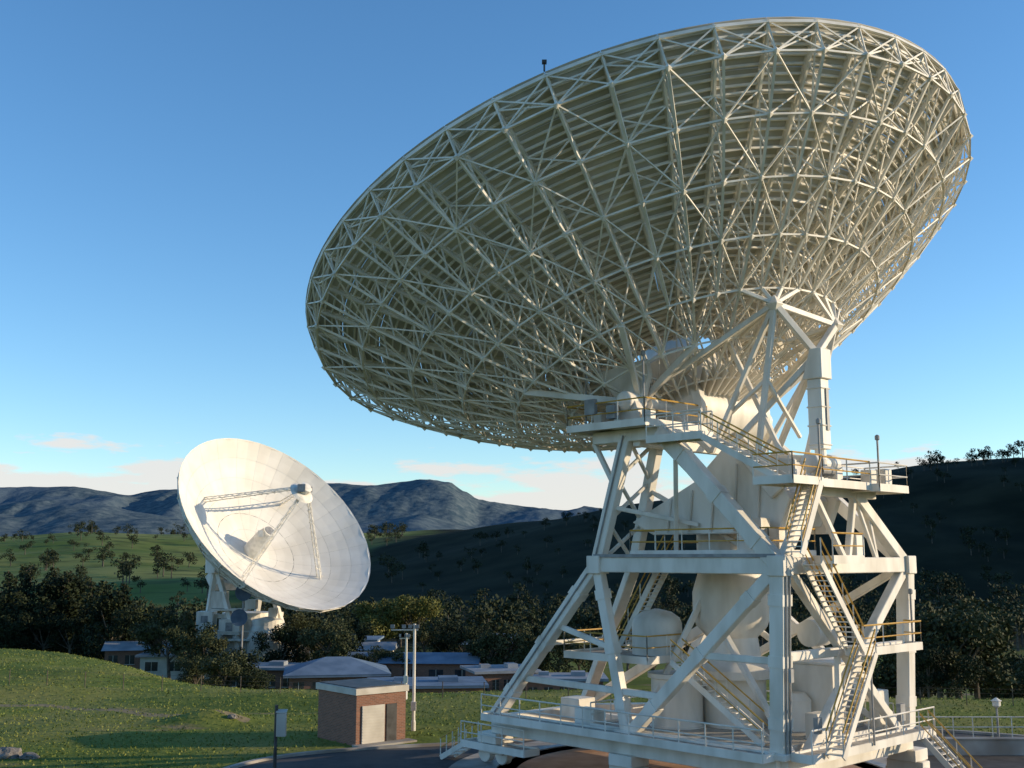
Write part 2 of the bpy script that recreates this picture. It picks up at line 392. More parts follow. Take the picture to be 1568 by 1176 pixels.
cw.obj('counterweight','white',ant,bevel=.04)
jk=MB(); Jx,Jv=-1.3,-8.1
jk.box(P(Jx,Jv,16.0),(.66,.66,3.0),(u,v,zz))
jk.prism([P(Jx-.42,Jv-.45,17.5),P(Jx-.42,Jv+.5,17.5),P(Jx-.42,Jv+.1,18.8),P(Jx-.42,Jv-.45,18.8)],u*.84)
for zq in (14.7,15.5,16.3,17.1): jk.box(P(Jx,Jv,zq),(.76,.76,.07),(u,v,zz))
jk.tube(P(Jx,Jv,13.0),P(Jx,Jv,14.6),.24,16)
jk.lathe(P(Jx-1.0,Jv,13.9),u,[(.25,0),(.42,.05),(.42,.5),(.3,.55),(.3,1.4),(.42,1.45),(.42,1.95),(.25,2.0)],20)
jk.lathe(P(Jx-.6,Jv-.3,13.1),zz,[(.3,0),(.3,.9),(.15,1.0)],16)
jk.box(P(Jx+.9,Jv,13.4),(.5,.7,.9),(u,v,zz))
jk.obj('elevation_jack','white',ant,bevel=.03)
d=MB(); d.box(P(Jx+.1,Jv-.37,16.2),(.2,.04,1.8),(u,v,zz)); d.lathe(P(Jx-1.3,Jv-.7,13.5),u,[(.2,0),(.2,.9)],14); d.obj('jack_motor','grey',ant)
# ---- alidade
al=MB(); th=MB()
zb=2.32; zm=9.66
bL,bN,bR=P(-5.04,8.04,zb),P(-5.04,-8.04,zb),P(5.04,-8.04,zb); bF=P(1.3,8.0,zb); bM=P(-5.04,-.4,zb); bRb=P(5.04,5.0,zb)
mL,mN,mR=P(-5.1,1.2,zm),P(-5.1,-8.36,zm),P(5.1,-8.36,zm); mF2=P(-2.5,1.2,zm); mF=P(5.1,1.2,zm)
tA=P(-4.9,-.5,15.4); tA2=P(-2.6,-.4,15.4)
def bm(p,q,w,h=None): al.beam(p,q,w,h)
gz=zz*-.35
for p_,q_ in ((bL,bN),(bN,bR),(bR,bRb),(bRb,bF),(bF,bL)): bm(p_+gz,q_+gz,.6,.8)
bm(bM+gz,P(5.04,-.4,zb-.35),.5,.7); bm(P(0,-8,zb-.35),P(0,6,zb-.35),.45,.6); bm(bL+gz,P(0,-1,zb-.37),.4,.5); bm(bN+gz,P(0,-1.5,zb-.38),.4,.5); bm(bR+gz,P(0,-1.5,zb-.39),.4,.5)
for c in (bL,bN,bR,bM,bRb,bF):
    al.box(c-zz*.95,(1.2,1.3,.5),(u,v,zz)); al.box(c-zz*1.45,(.7,1.7,.5),(u,v,zz)); al.box(c+zz*.12,(.9,.9,.25),(u,v,zz))
    for s_ in (-.6,.6): al.tube(c+v*s_-zz*1.75-u*.2,c+v*s_-zz*1.75+u*.2,.42,20)
bm(bL,mL,.56,.56); bm(mL,tA,.5,.55); bm(bF,mF2,.5,.5); bm(mF2,tA2,.45,.5)
bm(bN,mN,.62,.62); bm(bR,mR,.6,.6)
bm(P(-5.1,-2.6,15.5),mN,.58,.62); bm(bF,P(2.2,-4.5,zm-.2),.45,.45)
bm(P(-4.9,1.4,15.4),P(-4.9,-2.9,15.4),.45,.55)
bm(bRb,mF,.5,.5); bm(mF,P(4.9,-.4,15.8),.5,.55); bm(P(4.9,-1.6,15.8),mR,.5,.55)
for p_,q_ in ((mL,mN),(mN,mR),(mR,mF),(mF,mL)): bm(p_,q_,.45,.66)
bm(P(-5.1,-3.6,zm),P(5.1,-3.6,zm),.35,.5)
for c in (mL,mN,mR): al.box(c,(.75,.75,.8),(u,v,zz))
bm(mN,bM,.45,.5); bm(mL,bM,.45,.45)
def lp(p_,q_,t): return p_.lerp(q_,t)
bm(lp(bL,mL,.27),lp(bM,mN,.25),.24,.28); bm(lp(bM,mN,.5),lp(bN,mN,.5),.24,.28); bm(lp(bM,mL,.5),lp(bL,mL,.62),.2,.25)
bm(lp(bF,mF2,.4),lp(bM,mL,.4),.2,.22); bm(lp(bL,mL,.5),lp(bF,mF2,.5),.2,.22)
for k in range(3):
    t0=k/3;t1=(k+1)/3
    bm(lp(mL,tA,t0),lp(mF2,tA2,t1),.16,.16); bm(lp(mF2,tA2,t0),lp(mL,tA,t1),.16,.16)
n1=P(-2.4,-8.3,12.7); n2=P(.9,-8.3,12.7)
bm(mR,n2,.45,.5); bm(mN,n1,.38,.42); bm(n1,P(2.6,-8.3,12.7),.32,.36); bm(P(0,-8.36,zm),n2,.26,.26); bm(P(0,-8.36,zm),n1,.24,.24); bm(P(2.6,-8.36,zm),P(1.8,-8.3,12.7),.18); bm(P(2.6,-8.36,zm),P(.9,-8.3,12.7),.16)
bm(mR,P(-3.2,-8.1,zb),.4,.44); bm(P(-4.3,-8.3,zm-.3),P(4.3,-8.1,zb),.36,.4)
bm(lp(bN,mN,.52),lp(bR,mR,.52),.32,.36); bm(P(-1,-8.3,6.1),P(-1,-8.2,zb),.22)
bm(bR,mF,.35,.35); bm(bRb,mR,.35,.35); bm(P(-5.1,-3.6,zm),P(0,-8.3,zm),.22); bm(P(5.1,-3.6,zm),P(0,-8.3,zm),.22)
for uu in (-4,4): bm(P(uu,-7.9,zb),P(uu*.35,-3,6.6),.26); bm(P(uu,0,zb),P(uu*.35,-2,8.4),.26)
bm(P(-5.0,-2.6,15.4),P(-1.8,-2.6,15.4),.3,.4); bm(P(-5.0,1.4,15.4),P(-1.8,1.4,15.4),.3,.4)
bm(P(-4.9,1.5,15.2),P(-4.9,.3,13.2),.22); bm(P(-4.9,-2.2,15.2),P(-3.4,-5.6,11.2),.26)
bm(P(-4.9,-1.0,15.2),P(4.9,-1.0,15.2),.4,.6)
bm(lp(mL,tA,.45),P(-3.1,-3.0,11.4),.2); bm(lp(mF2,tA2,.6),P(-2.0,-5.0,10.2),.2); bm(P(-4.9,-3.2,14.6),P(-3.2,-1.8,10.0),.2)
al.obj('alidade_frame','white',ant,bevel=.03)
# bolted splice plates and ribs on the legs
sp=MB()
for p_,q_,w_s in ((bN,mN,.62),(bR,mR,.6),(bL,mL,.56),(P(-5.1,-2.6,15.5),mN,.6),(mN,bM,.48),(bM,mL,.46)):
    for t_ in (.18,.5,.82):
        c=lp(p_,q_,t_); dd_=(q_-p_).normalized(); sp.beam(c-dd_*.22,c+dd_*.22,w_s+.05,w_s+.07)
sp.obj('splice_plates','white',ant)
be=MB()
for su in (-1,1):
    c=P(su*4.9,AV,15.7)
    be.prism([c-v*.9,c+v*.9,c+v*.5+zz*1.1,c+v*.25+zz*1.6,c-v*.25+zz*1.6,c-v*.5+zz*1.1],u*(.5*su))
    be.lathe(P(su*5.0,AV,AZ),u*su,[(.45,-.2),(.45,.6),(.3,.7)],24)
be.box(P(-5.0,1.0,16.25),(.5,.5,.7),(u,v,zz)); be.box(P(-5.2,-2.0,16.15),(.4,.5,.6),(u,v,zz))
be.obj('bearing_housing','white',ant,bevel=.03)
dk=MB()
def deck(u0,u1,v0,v1,z,t=.14): dk.box(P((u0+u1)/2,(v0+v1)/2,z),(u1-u0,v1-v0,t),(u,v,zz)); 
fs=MB()
def fascia(u0,u1,v0,v1,z):
    c=[P(u0,v0,z),P(u1,v0,z),P(u1,v1,z),P(u0,v1,z)]
    for i in range(4): fs.beam(c[i],c[(i+1)%4],.08,.32)
decks=[(-6.1,-1.6,-2.5,2.1,15.8),(-6.0,-5.2,-5.4,-2.5,15.0),(-5.6,-3.4,-9.4,-7.6,13.0),(-3.4,.4,-9.4,-8.5,12.95),(.4,2.9,-9.8,-7.8,12.9),
 (-4.7,-1.2,-7.6,-.4,10.12),(-1.2,3.8,-9.6,-8.8,6.2),(-4.8,4.8,-7.6,2.0,2.45),(-4.4,-1.6,-1.0,4.0,5.5),(-6.2,-5.3,-8,7.8,2.45),(-5,5,-9.4,-8.5,2.45),(-5.9,-4.9,5.2,9.6,1.0),(-3.4,-1.0,-9.7,-8.8,9.9)]
for q_ in decks: deck(*q_); fascia(q_[0],q_[1],q_[2],q_[3],q_[4])
dk.obj('deck_plates','grate',ant); fs.obj('deck_fascia','white',ant)
rl=MB(); ry=MB()
def rail(pts,h=1.05,yel=True,post=1.3):
    pts=[V(p) for p in pts]
    for i in range(len(pts)-1):
        p,q_=pts[i],pts[i+1]; nn=max(1,int((q_-p).length/post))
        for k in range(nn+1):
            s_=p.lerp(q_,k/nn); rl.tube(s_,s_+zz*h,.03,5)
        (ry if yel else rl).tube(p+zz*h,q_+zz*h,.036,5); (ry if yel else rl).tube(p+zz*h*.52,q_+zz*h*.52,.028,5); rl.beam(p+zz*.12,q_+zz*.12,.02,.1)
def railrect(u0,u1,v0,v1,z,sides='abcd',yel=True):
    c=[P(u0,v0,z),P(u1,v0,z),P(u1,v1,z),P(u0,v1,z)]
    for k,s_ in enumerate('abcd'):
        if s_ in sides: rail([c[k],c[(k+1)%4]],yel=yel)
for q_,s_,y_ in ((decks[0],'acd',True),(decks[1],'bd',False),(decks[2],'ad',True),(decks[3],'a',True),(decks[4],'abcd',False),(decks[5],'abcd',True),(decks[6],'ab',True),(decks[7],'bc',False),(decks[8],'abcd',True),(decks[9],'d',False),(decks[10],'a',False),(decks[11],'d',False),(decks[12],'a',True)):
    railrect(*q_,sides=s_,yel=y_)
st=MB()
def stairs(p,q_,wd,side,yel=True):
    p=V(p);q_=V(q_);side=V(side).normalized()*wd/2
    for s_ in (-1,1):
        st.beam(p+side*s_,q_+side*s_,.06,.26)
        a0=p+side*s_;a1=q_+side*s_
        (ry if yel else rl).tube(a0+zz*.95,a1+zz*.95,.036,5); (ry if yel else rl).tube(a0+zz*.5,a1+zz*.5,.027,5)
        for k in range(5):
            s0=a0.lerp(a1,k/4); rl.tube(s0,s0+zz*.95,.028,5)
    k=max(3,int(abs(p.z-q_.z)/.2))
    hd=(q_-p); hd.z=0; hd.normalize()
    for i_ in range(k):
        c=p.lerp(q_,(i_+.5)/k); st.box(c,(wd,.24,.04),(side.normalized(),hd,zz))
stairs(P(-5.6,-5.3,15.0),P(-5.0,-8.6,13.1),.8,u)
stairs(P(-3.6,-9.1,13.0),P(-4.9,-8.9,10.1),.7,v)
stairs(P(-4.2,-9.25,9.8),P(-1.2,-9.25,6.3),.8,v)
stairs(P(-1.4,-9.9,6.2),P(-4.2,-9.9,2.5),.7,v)
stairs(P(-3.6,-2.0,5.5),P(-3.6,-6.6,2.5),.8,u)
stairs(P(-2.4,-.8,10.1),P(-2.4,2.2,5.6),.7,u)
stairs(P(4.4,-9.2,2.4),P(4.4,-11.6,.1),.9,u)
stairs(P(-5.4,9.4,1.0),P(-5.4,11.2,.1),.9,u)
rl.obj('handrails','white',ant); ry.obj('yellow_handrails','yellow',ant); st.obj('stairs','white',ant)
ce=MB()
ce.lathe(P(0,-2.4,0),zz,[(1.45,0),(1.45,4.6),(1.9,4.65),(1.9,5.0),(1.3,5.4),(1.15,6.4),(1.6,6.9),(1.75,7.3),(1.75,8.4),(1.5,9.2),(1.5,12.0)],40)
ce.lathe(P(-2.2,.2,5.6),zz,[(1.15,0),(1.15,1.4),(1.05,1.65),(.7,1.9),(.1,2.05)],32)
ce.lathe(P(-2.1,-.8,2.4),zz,[(1.25,0),(1.25,.15),(1.15,.2),(1.15,2.2),(1.3,2.25),(1.3,2.45)],32)
ce.lathe(P(.8,-5.0,2.4),zz,[(.75,0),(.75,1.4),(.5,1.7)],24)
ce.lathe(P(1.8,-5.2,6.6),u,[(.35,0),(.6,.1),(.6,1.4),(.35,1.5)],20)
ce.obj('centre_post','white',ant,smooth=True)
cb=MB()
cb.box(P(2.7,-5.2,3.9),(2.6,2.8,2.8),(u,v,zz)); cb.box(P(2.7,-5.2,5.36),(2.9,3.1,.12),(u,v,zz)); cb.box(P(3.9,-7.4,3.3),(.9,.5,1.7),(u,v,zz)); cb.box(P(-.6,-7.0,3.0),(1.0,.6,1.1),(u,v,zz))
cb.box(P(-3.8,-6.3,10.9),(.7,1.2,1.4),(u,v,zz)); cb.box(P(-4.2,2.6,2.8),(.8,1.2,.7),(u,v,zz)); cb.box(P(-2.2,5.2,2.8),(1.2,1.2,.9),(u,v,zz))
cb.box(P(2.3,-9.0,13.4),(.6,.5,.8),(u,v,zz)); cb.box(P(1.0,-9.0,13.35),(.5,.5,.7),(u,v,zz)); cb.box(P(-3.3,-7.2,10.7),(.8,.5,1.0),(u,v,zz)); cb.box(P(1.4,-8.0,10.5),(.7,.5,.9),(u,v,zz))
cb.obj('equipment_cabins','white',ant,bevel=.03)
dd=MB(); dd.box(P(2.7,-6.62,3.6),(.8,.04,1.9),(u,v,zz)); dd.box(P(-.7,-9.0,6.9),(.3,.2,.7),(u,v,zz)); dd.box(P(-6.12,.6,16.7),(.2,.6,.7),(u,v,zz)); dd.box(P(-5.9,-.5,16.4),(.3,.5,.6),(u,v,zz)); dd.box(P(-5.2,-8.75,5.5),(.2,.1,.5),(u,v,zz)); dd.box(P(-4.2,-9.2,3.6),(.3,.2,.6),(u,v,zz)); dd.box(P(2.4,-9.2,3.5),(.4,.2,.7),(u,v,zz)); dd.obj('door_and_boxes','grey',ant)
cd=MB()
for dx in (-.42,.42): cd.tube(bN+v*-.36+u*dx*.3,mN+v*-.36+u*dx*.3,.04,6)
cd.tube(lp(mL,tA,.0)-u*.3,tA-u*.3,.04,6); cd.tube(bL-u*.32,mL-u*.32,.04,6); cd.beam(mL-u*.27+zz*.4,mN-u*.27+zz*.4,.06,.14)
for k in range(6): cd.tube(P(-1.0+.12*k,-3.9,10.4),P(-1.6+.3*k,-3.2,15.2),.035,5)
cd.obj('cables','grey',ant)
pl=MB()
for (uu,vq,z0,hh) in ((-6.0,-2.4,15.8,2.9),(-6.0,1.0,15.8,2.6),(-3.4,-9.3,13.0,2.3),(.6,-9.7,12.9,2.0),(-.5,-9.5,2.5,3.0),(3.2,-9.5,6.2,2.2)):
    p_=P(uu,vq,z0); pl.tube(p_,p_+zz*hh,.045,6); pl.lathe(p_+zz*hh,zz,[(.04,0),(.10,.04),(.10,.2),(.04,.25)],10)
pl.obj('deck_lamps','grey',ant)
wp=MB()
for t_,L_ in ((R(-40),1.6),(R(-44),1.3)):
    p_=S(17,t_,0); wp.beam(p_,p_+V((.5,.1,1))*L_*.6,.04); wp.beam(p_+V((0,0,.5)),p_+V((-1,.2,1.3)),.03)
p_=S(17,R(-150),0); wp.beam(p_,p_+zz*.35,.05); wp.box(p_+zz*.38,(.18,.18,.12))
wp.obj('rim_sensors','dark',ant)
ft=MB(); cx=P(0,0,0)
ft.lathe(cx,zz,[(11.5,-.2),(11.5,.10),(8.3,.10),(8.3,-.2)],72)
ft.obj('azimuth_track_foundation','conc',ant)
f2=MB(); f2.lathe(cx,zz,[(8.25,-.1),(8.25,.13)],64); f2.obj('inner_floor','terra',ant)
f3=MB(); f3.lathe(cx,zz,[(9.75,.1),(9.75,.16),(9.2,.16),(9.2,.1)],72); f3.obj('steel_rail','grey',ant)
# ------------------------------------------------------------------ small dish (background)
sd=empty('distant_radio_telescope')
a2=R(-127.4); e2=R(38.7)
u2=V((math.cos(a2),math.sin(a2),0)); v2=V((-math.sin(a2),math.cos(a2),0)); n2v=v2*math.cos(e2)+zz*math.sin(e2); w2=n2v.cross(u2)
C2=V((-34.3,165,15.4)); RD2=16.28
vert2,S2,Bn2=dish_struct(C2,u2,w2,n2v,RD2,7.4,sd,'far_',nsec=24,detail=False,rings=[1.5,4,6.5,9,11.5,14,16.28],tback=(.5,.19))
q=MB(); ap=vert2+n2v*13.4
for k in range(4):
    t=R(45)+k*math.pi/2; b0=S2(10.5,t,0); t1=ap+u2*(1.4*math.cos(t))+w2*(1.4*math.sin(t))
    side=(u2*(-math.sin(t))+w2*math.cos(t))*.35; inn=(t1-b0).cross(side).normalized()*.6
    for o_ in (side,-side,inn): q.beam(b0+o_,t1+o_*.5,.13)
    for m_ in range(14):
        x0=b0.lerp(t1,m_/14);x1=b0.lerp(t1,(m_+1)/14); s_=1 if m_%2 else -1
        q.beam(x0+side*s_,x1-side*s_,.08); q.beam(x0+side*s_,x1+inn,.08)
q.lathe(ap,n2v,[(1.9,0),(1.5,.3),(.4,.7)],28); q.lathe(ap+n2v*.7,n2v,[(.9,0),(.9,.7),(.5,.9)],16)
q.lathe(vert2,n2v,[(1.5,0),(1.35,3.2),(1.0,4.6),(1.05,4.9)],24); q.box(vert2+n2v*4.2+u2*1.2,(.8,.8,1.0))
q.obj('far_quadripod_and_feed','truss',sd)
dq=MB(); dq.lathe(ap-n2v*.1,n2v,[(1.6,0),(1.6,.08)],24); dq.lathe(vert2+n2v*4.9,n2v,[(.8,0),(.8,.06)],16); dq.box(ap+n2v*1.1+u2*.7,(1.1,1.1,1.1)); dq.box(ap+n2v*.9-u2*.9,(.8,.8,.8)); dq.obj('far_feed_dark','grey',sd)
m2=MB(); g0=tz(-39,170); base=V((-39.6,170.5,g0))
m2.lathe(base,zz,[(7.2,-1),(7.2,1.6)],40)
m2.lathe(base,zz,[(6.0,1.6),(5.6,5.0),(4.4,5.1),(3.8,9.0)],28)
m2.lathe(base+V((4.0,-5.0,0)),zz,[(2.9,0),(2.9,5.6),(2.2,7.4),(2.2,8.2),(.3,8.6)],24)
hub=vert2-n2v*3.2
for sgn in (-1,1):
    e_=hub+u2*(4.6*sgn)
    for f_ in (-5,5):
        b_=base+u2*(4.6*sgn)+v2*f_+zz*1.6; m2.beam(b_,e_,.7,.7)
    for zq in (5.3,8.6):
        k_=.62 if zq<6 else .4
        m2.beam(base+u2*(4.9*sgn)+v2*5*k_+zz*zq,base+u2*(4.9*sgn)-v2*5*k_+zz*zq,.5,.6)
    m2.box(e_,(2.2,2.2,2.2),(u2,v2,zz))
    for f_ in (3,-3,6,-6): m2.beam(e_,Bn2((12 if sgn>0 else 0)+f_,1),.3)
m2.beam(hub-u2*4.6,hub+u2*4.6,1.6,1.6)
for f_ in (-3.4,3.4): m2.beam(base+u2*5+v2*f_+zz*5.3,base-u2*5+v2*f_+zz*5.3,.5,.6)
cwp=hub-n2v*3.4
m2.box(cwp,(6.5,2.6,2.0),(u2,w2,n2v))
for sgn in (-1,1):
    m2.beam(cwp+u2*sgn*2.4,Bn2(6,1),.35); m2.beam(cwp+u2*sgn*2.4,Bn2(18,1),.35); m2.beam(cwp+u2*sgn*2.4,hub+u2*sgn*2.4,.5)
m2.box(base+V((-4.2,-4.8,4.4)),(3.6,3,4.4)); m2.box(base+V((-5.3,-3.5,8.0)),(2.4,2.6,2.6)); m2.box(base+V((-1.2,-5.6,7.2)),(3.0,2.0,2.2)); m2.box(base+V((-1.5,-5,9.6)),(5.5,2.2,.3)); m2.box(base+V((0,-5.5,5.4)),(12,3.4,.3)); m2.box(base+V((4.6,-4.2,8.8)),(1.2,1.2,2.0)); m2.box(base+V((-3.2,-4.4,11.0)),(2.2,1.6,2.4)); m2.box(base+V((1.6,-5.2,10.4)),(1.6,1.6,1.4))
for k in range(7):
    p_=base+V((-5.9+k*1.95,-7.15,5.5)); m2.tube(p_,p_+zz*1.1,.06,5)
m2.tube(base+V((-6,-7.15,6.6)),base+V((6,-7.15,6.6)),.06,5)
m2.obj('far_mount','white',sd,bevel=.04)
m3=MB()
for (cx_,cz_) in ((-4.9,3.4),(-3.4,3.4),(-4.2,5.4)): m3.box(base+V((cx_,-6.33,cz_)),(.8,.05,1.0))
m3.box(base+V((-1.2,-6.63,7.2)),(1.0,.05,1.3)); m3.box(base+V((-5.3,-4.83,8.2)),(1.0,.05,1.0))
m3.lathe(base+V((4.0,-5.0,2.6)),zz,[(2.95,0),(2.95,.25)],24)
m3.obj('far_mount_openings','grey',sd)
e=empty('communications_mast'); b=MB(); gz_=tz(-37.0,156); b.tube((-37.0,156,gz_-.3),(-37.0,156,6.8),.14,8); b.beam((-37.6,156,5.4),(-36.4,156,5.4),.1); b.obj('mast','grey',e)
b=MB()
for zq,xq in ((5.2,-36.9),(1.8,-37.4)): b.lathe((xq,155.6,zq),V((.1,-1,0)),[(.35,-.5),(.9,-.25),(1.15,0),(1.15,.06),(.9,.02),(.1,.0)],28)
b.obj('dish_antennas','discblue',e,smooth=True)
# ------------------------------------------------------------------ buildings
def building(name,cx,cy,w,d,h,rot,roof='flat',wall='brick',rmat='roofw',z0=None,wins=5):
    e=empty(name); z0=tz(cx,cy)-.3 if z0 is None else z0
    tr=Matrix.Translation((cx,cy,z0))@Matrix.Rotation(R(rot),4,'Z')
    e.matrix_world=tr
    b=MB(); b.box((0,0,h/2),(w,d,h)); o=b.obj('walls',wall); o.parent=e
    b=MB()
    if roof=='flat':
        b.box((0,0,h+.15),(w+1.2,d+1.2,.3)); b.box((w*.2,0,h+.55),(w*.18,d*.3,.5)); b.box((-w*.25,d*.1,h+.5),(1.2,1.2,.4))
    elif roof=='gable':
        b.prism([(-w/2-.5,-d/2-.6,h),(-w/2-.5,d/2+.6,h),(-w/2-.5,0,h+d*.16)],(w+1,0,0))
    else:
        b.add([(-w/2-.7,-d/2-.7,h),(w/2+.7,-d/2-.7,h),(w/2+.7,d/2+.7,h),(-w/2-.7,d/2+.7,h),(-w*.12,0,h+d*.18),(w*.12,0,h+d*.18)],[(0,1,5,4),(1,2,5),(2,3,4,5),(3,0,4),(3,2,1,0)])
        b.box((0,0,h-.15),(w+1.3,d+1.3,.26))
    o=b.obj('roof',rmat); o.parent=e
    g=MB(); f=MB()
    for k in range(wins):
        x=-w/2+w*(k+.5)/wins; ww=w/wins*.55
        for yy in (-d/2-.01,d/2+.01):
            g.box((x,yy,h*.62),(ww,.05,h*.36)); f.box((x,yy,h*.62-h*.2),(ww+.2,.16,.08)); f.box((x,yy,h*.62),(.06,.09,h*.36))
    for k in range(max(1,int(d/3))):
        y=-d/2+d*(k+.5)/max(1,int(d/3))
        for xx in (-w/2-.01,w/2+.01): g.box((xx,y,h*.62),(.05,1.2,h*.36))
    if wins: 
        g.box((w*.42,-d/2-.03,1.1),(1.0,.05,2.1)); 
        o=g.obj('windows','glass'); o.parent=e; o=f.obj('window_frames','wallc'); o.parent=e
    return e
building('office_building',-21.0,137,11,9,4.1,10,'hip','brick','roofb')
building('office_building',-45,166,16,7,3.5,4,'flat','wallc','roofw')
building('office_building',-32,146,11,6,3.6,-6,'flat','brick','roofw')
building('office_building',-56,176,12,7,3.6,12,'gable','brick','roofw')
building('office_building',-9.5,127,12,8,3.6,6,'flat','brick','roofb')
building('office_building',-13,152,17,7,3.9,-4,'gable','brick','roofb')
building('office_building',-30,186,16,8,4.2,0,'flat','wallc','roofb')
building('office_building',-1.5,140,7,7,3.8,15,'flat','brick','roofw')
building('office_building',-23,168,11,6,4.2,0,'gable','wallc','roofw')
building('workshop_building',-3,175,12,8,4.6,8,'gable','brick','roofb')
building('workshop_building',6,135,9,6,3.4,0,'flat','brick','roofw')
def shed():
    e=empty('brick_shed'); th=40; c=V((-8.35,61.7,0)); ex=V((math.cos(R(th)),math.sin(R(th)),0)); ey=V((-ex.y,ex.x,0))
    e.matrix_world=Matrix.Translation(c)@Matrix.Rotation(R(th),4,'Z')
    W_,D_,H_=3.2,4.0,2.65
    b=MB(); b.box((W_/2,D_/2,H_/2),(W_,D_,H_)); o=b.obj('walls','brick'); o.parent=e
    b=MB(); b.box((W_/2,D_/2,H_+.17),(W_+.25,D_+.25,.34)); b.box((1.05,-.05,1.03),(1.45,.06,2.06)); o=b.obj('fascia_and_roller_door','wallc',bevel=.01); o.parent=e
    b=MB()
    for k in range(13): b.box((1.05,-.088,.1+k*.15),(1.40,.02,.05))
    o=b.obj('door_slats','wallc'); o.parent=e
    b=MB(); b.box((2.25,-.03,1.03),(.66,.05,2.05)); b.box((W_/2,D_/2,H_+.36),(W_-.1,D_-.1,.05)); o=b.obj('side_door','dark'); o.parent=e
    b=MB(); b.box((W_/2,-.4,.04),(W_+.4,.9,.12)); o=b.obj('step','conc'); o.parent=e
shed()
def floodpole(x,y,h,arm):
    e=empty('floodlight_pole'); g=tz(x,y); b=MB()
    b.lathe((x,y,g),zz,[(.13,0),(.13,.5),(.10,.6),(.075,h)],12)
    b.beam((x+.2,y,g+h-.35),(x-arm,y,g+h-.35),.07)
    b.box((x,y-.16,g+1.4),(.3,.16,.5)); b.obj('pole','white',e)
    b=MB()
    for dx in (-arm+.1,-arm*.45,-.25,.15): b.box((x+dx,y-.1,g+h-.15),(.24,.14,.2)); b.beam((x+dx,y,g+h-.35),(x+dx,y-.05,g+h-.2),.05)
    b.obj('lamp_heads','grey',e)
floodpole(-5.75,67.2,6.1,1.4)
floodpole(-7.6,82,4.6,.5)
e=empty('meter_box'); b=MB(); b.beam((-10.55,51.5,-.1),(-10.55,51.5,3.45),.11); b.obj('post','dark',e)
b=MB(); b.box((-10.3,51.45,2.6),(.42,.24,1.0)); b.prism([(-10.54,51.3,3.12),(-10.06,51.3,3.12),(-10.06,51.62,3.22),(-10.54,51.62,3.22)],(0,0,.04)); b.obj('box','panel',e,bevel=.01)
e=empty('street_lamp'); b=MB(); b.lathe((25.3,60.0,0),zz,[(.07,0),(.05,2.2),(.09,2.25)],10); b.obj('post','grey',e); b=MB(); b.lathe((25.3,60,2.25),zz,[(.1,0),(.2,.08),(.21,.3),(.28,.33),(.05,.48)],16); b.obj('lantern','white',e)
e=empty('retaining_wall'); b=MB(); b.box((27.5,59.0,.35),(16,.35,.9)); b.box((27.5,59.0,.84),(16.2,.5,.08)); b.obj('wall','conc',e,bevel=.02)
b=MB()
for k in range(17):
    x=19.6+k; b.tube((x,59,.88),(x,59,1.9),.03,5)
for zq in (1.9,1.4): b.tube((19.6,59,zq),(35.6,59,zq),.03,5)
b.obj('railing','white',e)
e=empty('wire_fence'); b=MB()
for k in range(26):
    x=-38+k*3.0; y=82+ (-x)*.12; g=tz(x,y); b.tube((x,y,g),(x,y,g+1.15),.035,5)
    if k<25:
        x2=x+3; y2=82-x2*.12; g2=tz(x2,y2)
        for hq in (.5,.8,1.1): b.tube((x,y,g+hq),(x2,y2,g2+hq),.008,3)
b.obj('posts_and_wires','bark',e)
for (x,y,s_) in ((-25.6,58.6,.8),(-24.3,58.2,.45),(-17,70,.3)):
    bmx=bmesh.new(); bmesh.ops.create_icosphere(bmx,subdivisions=3,radius=s_)
    for v_ in bmx.verts: v_.co*=1+.35*noise.noise(v_.co*1.8/s_+V((x,y,0))); v_.co.z*=.55
    me=bpy.data.meshes.new('boulder'); bmx.to_mesh(me); bmx.free(); me.materials.append(M['rock']); o=bpy.data.objects.new('boulder',me); o.location=(x,y,tz(x,y)+.05); scene.collection.objects.link(o)
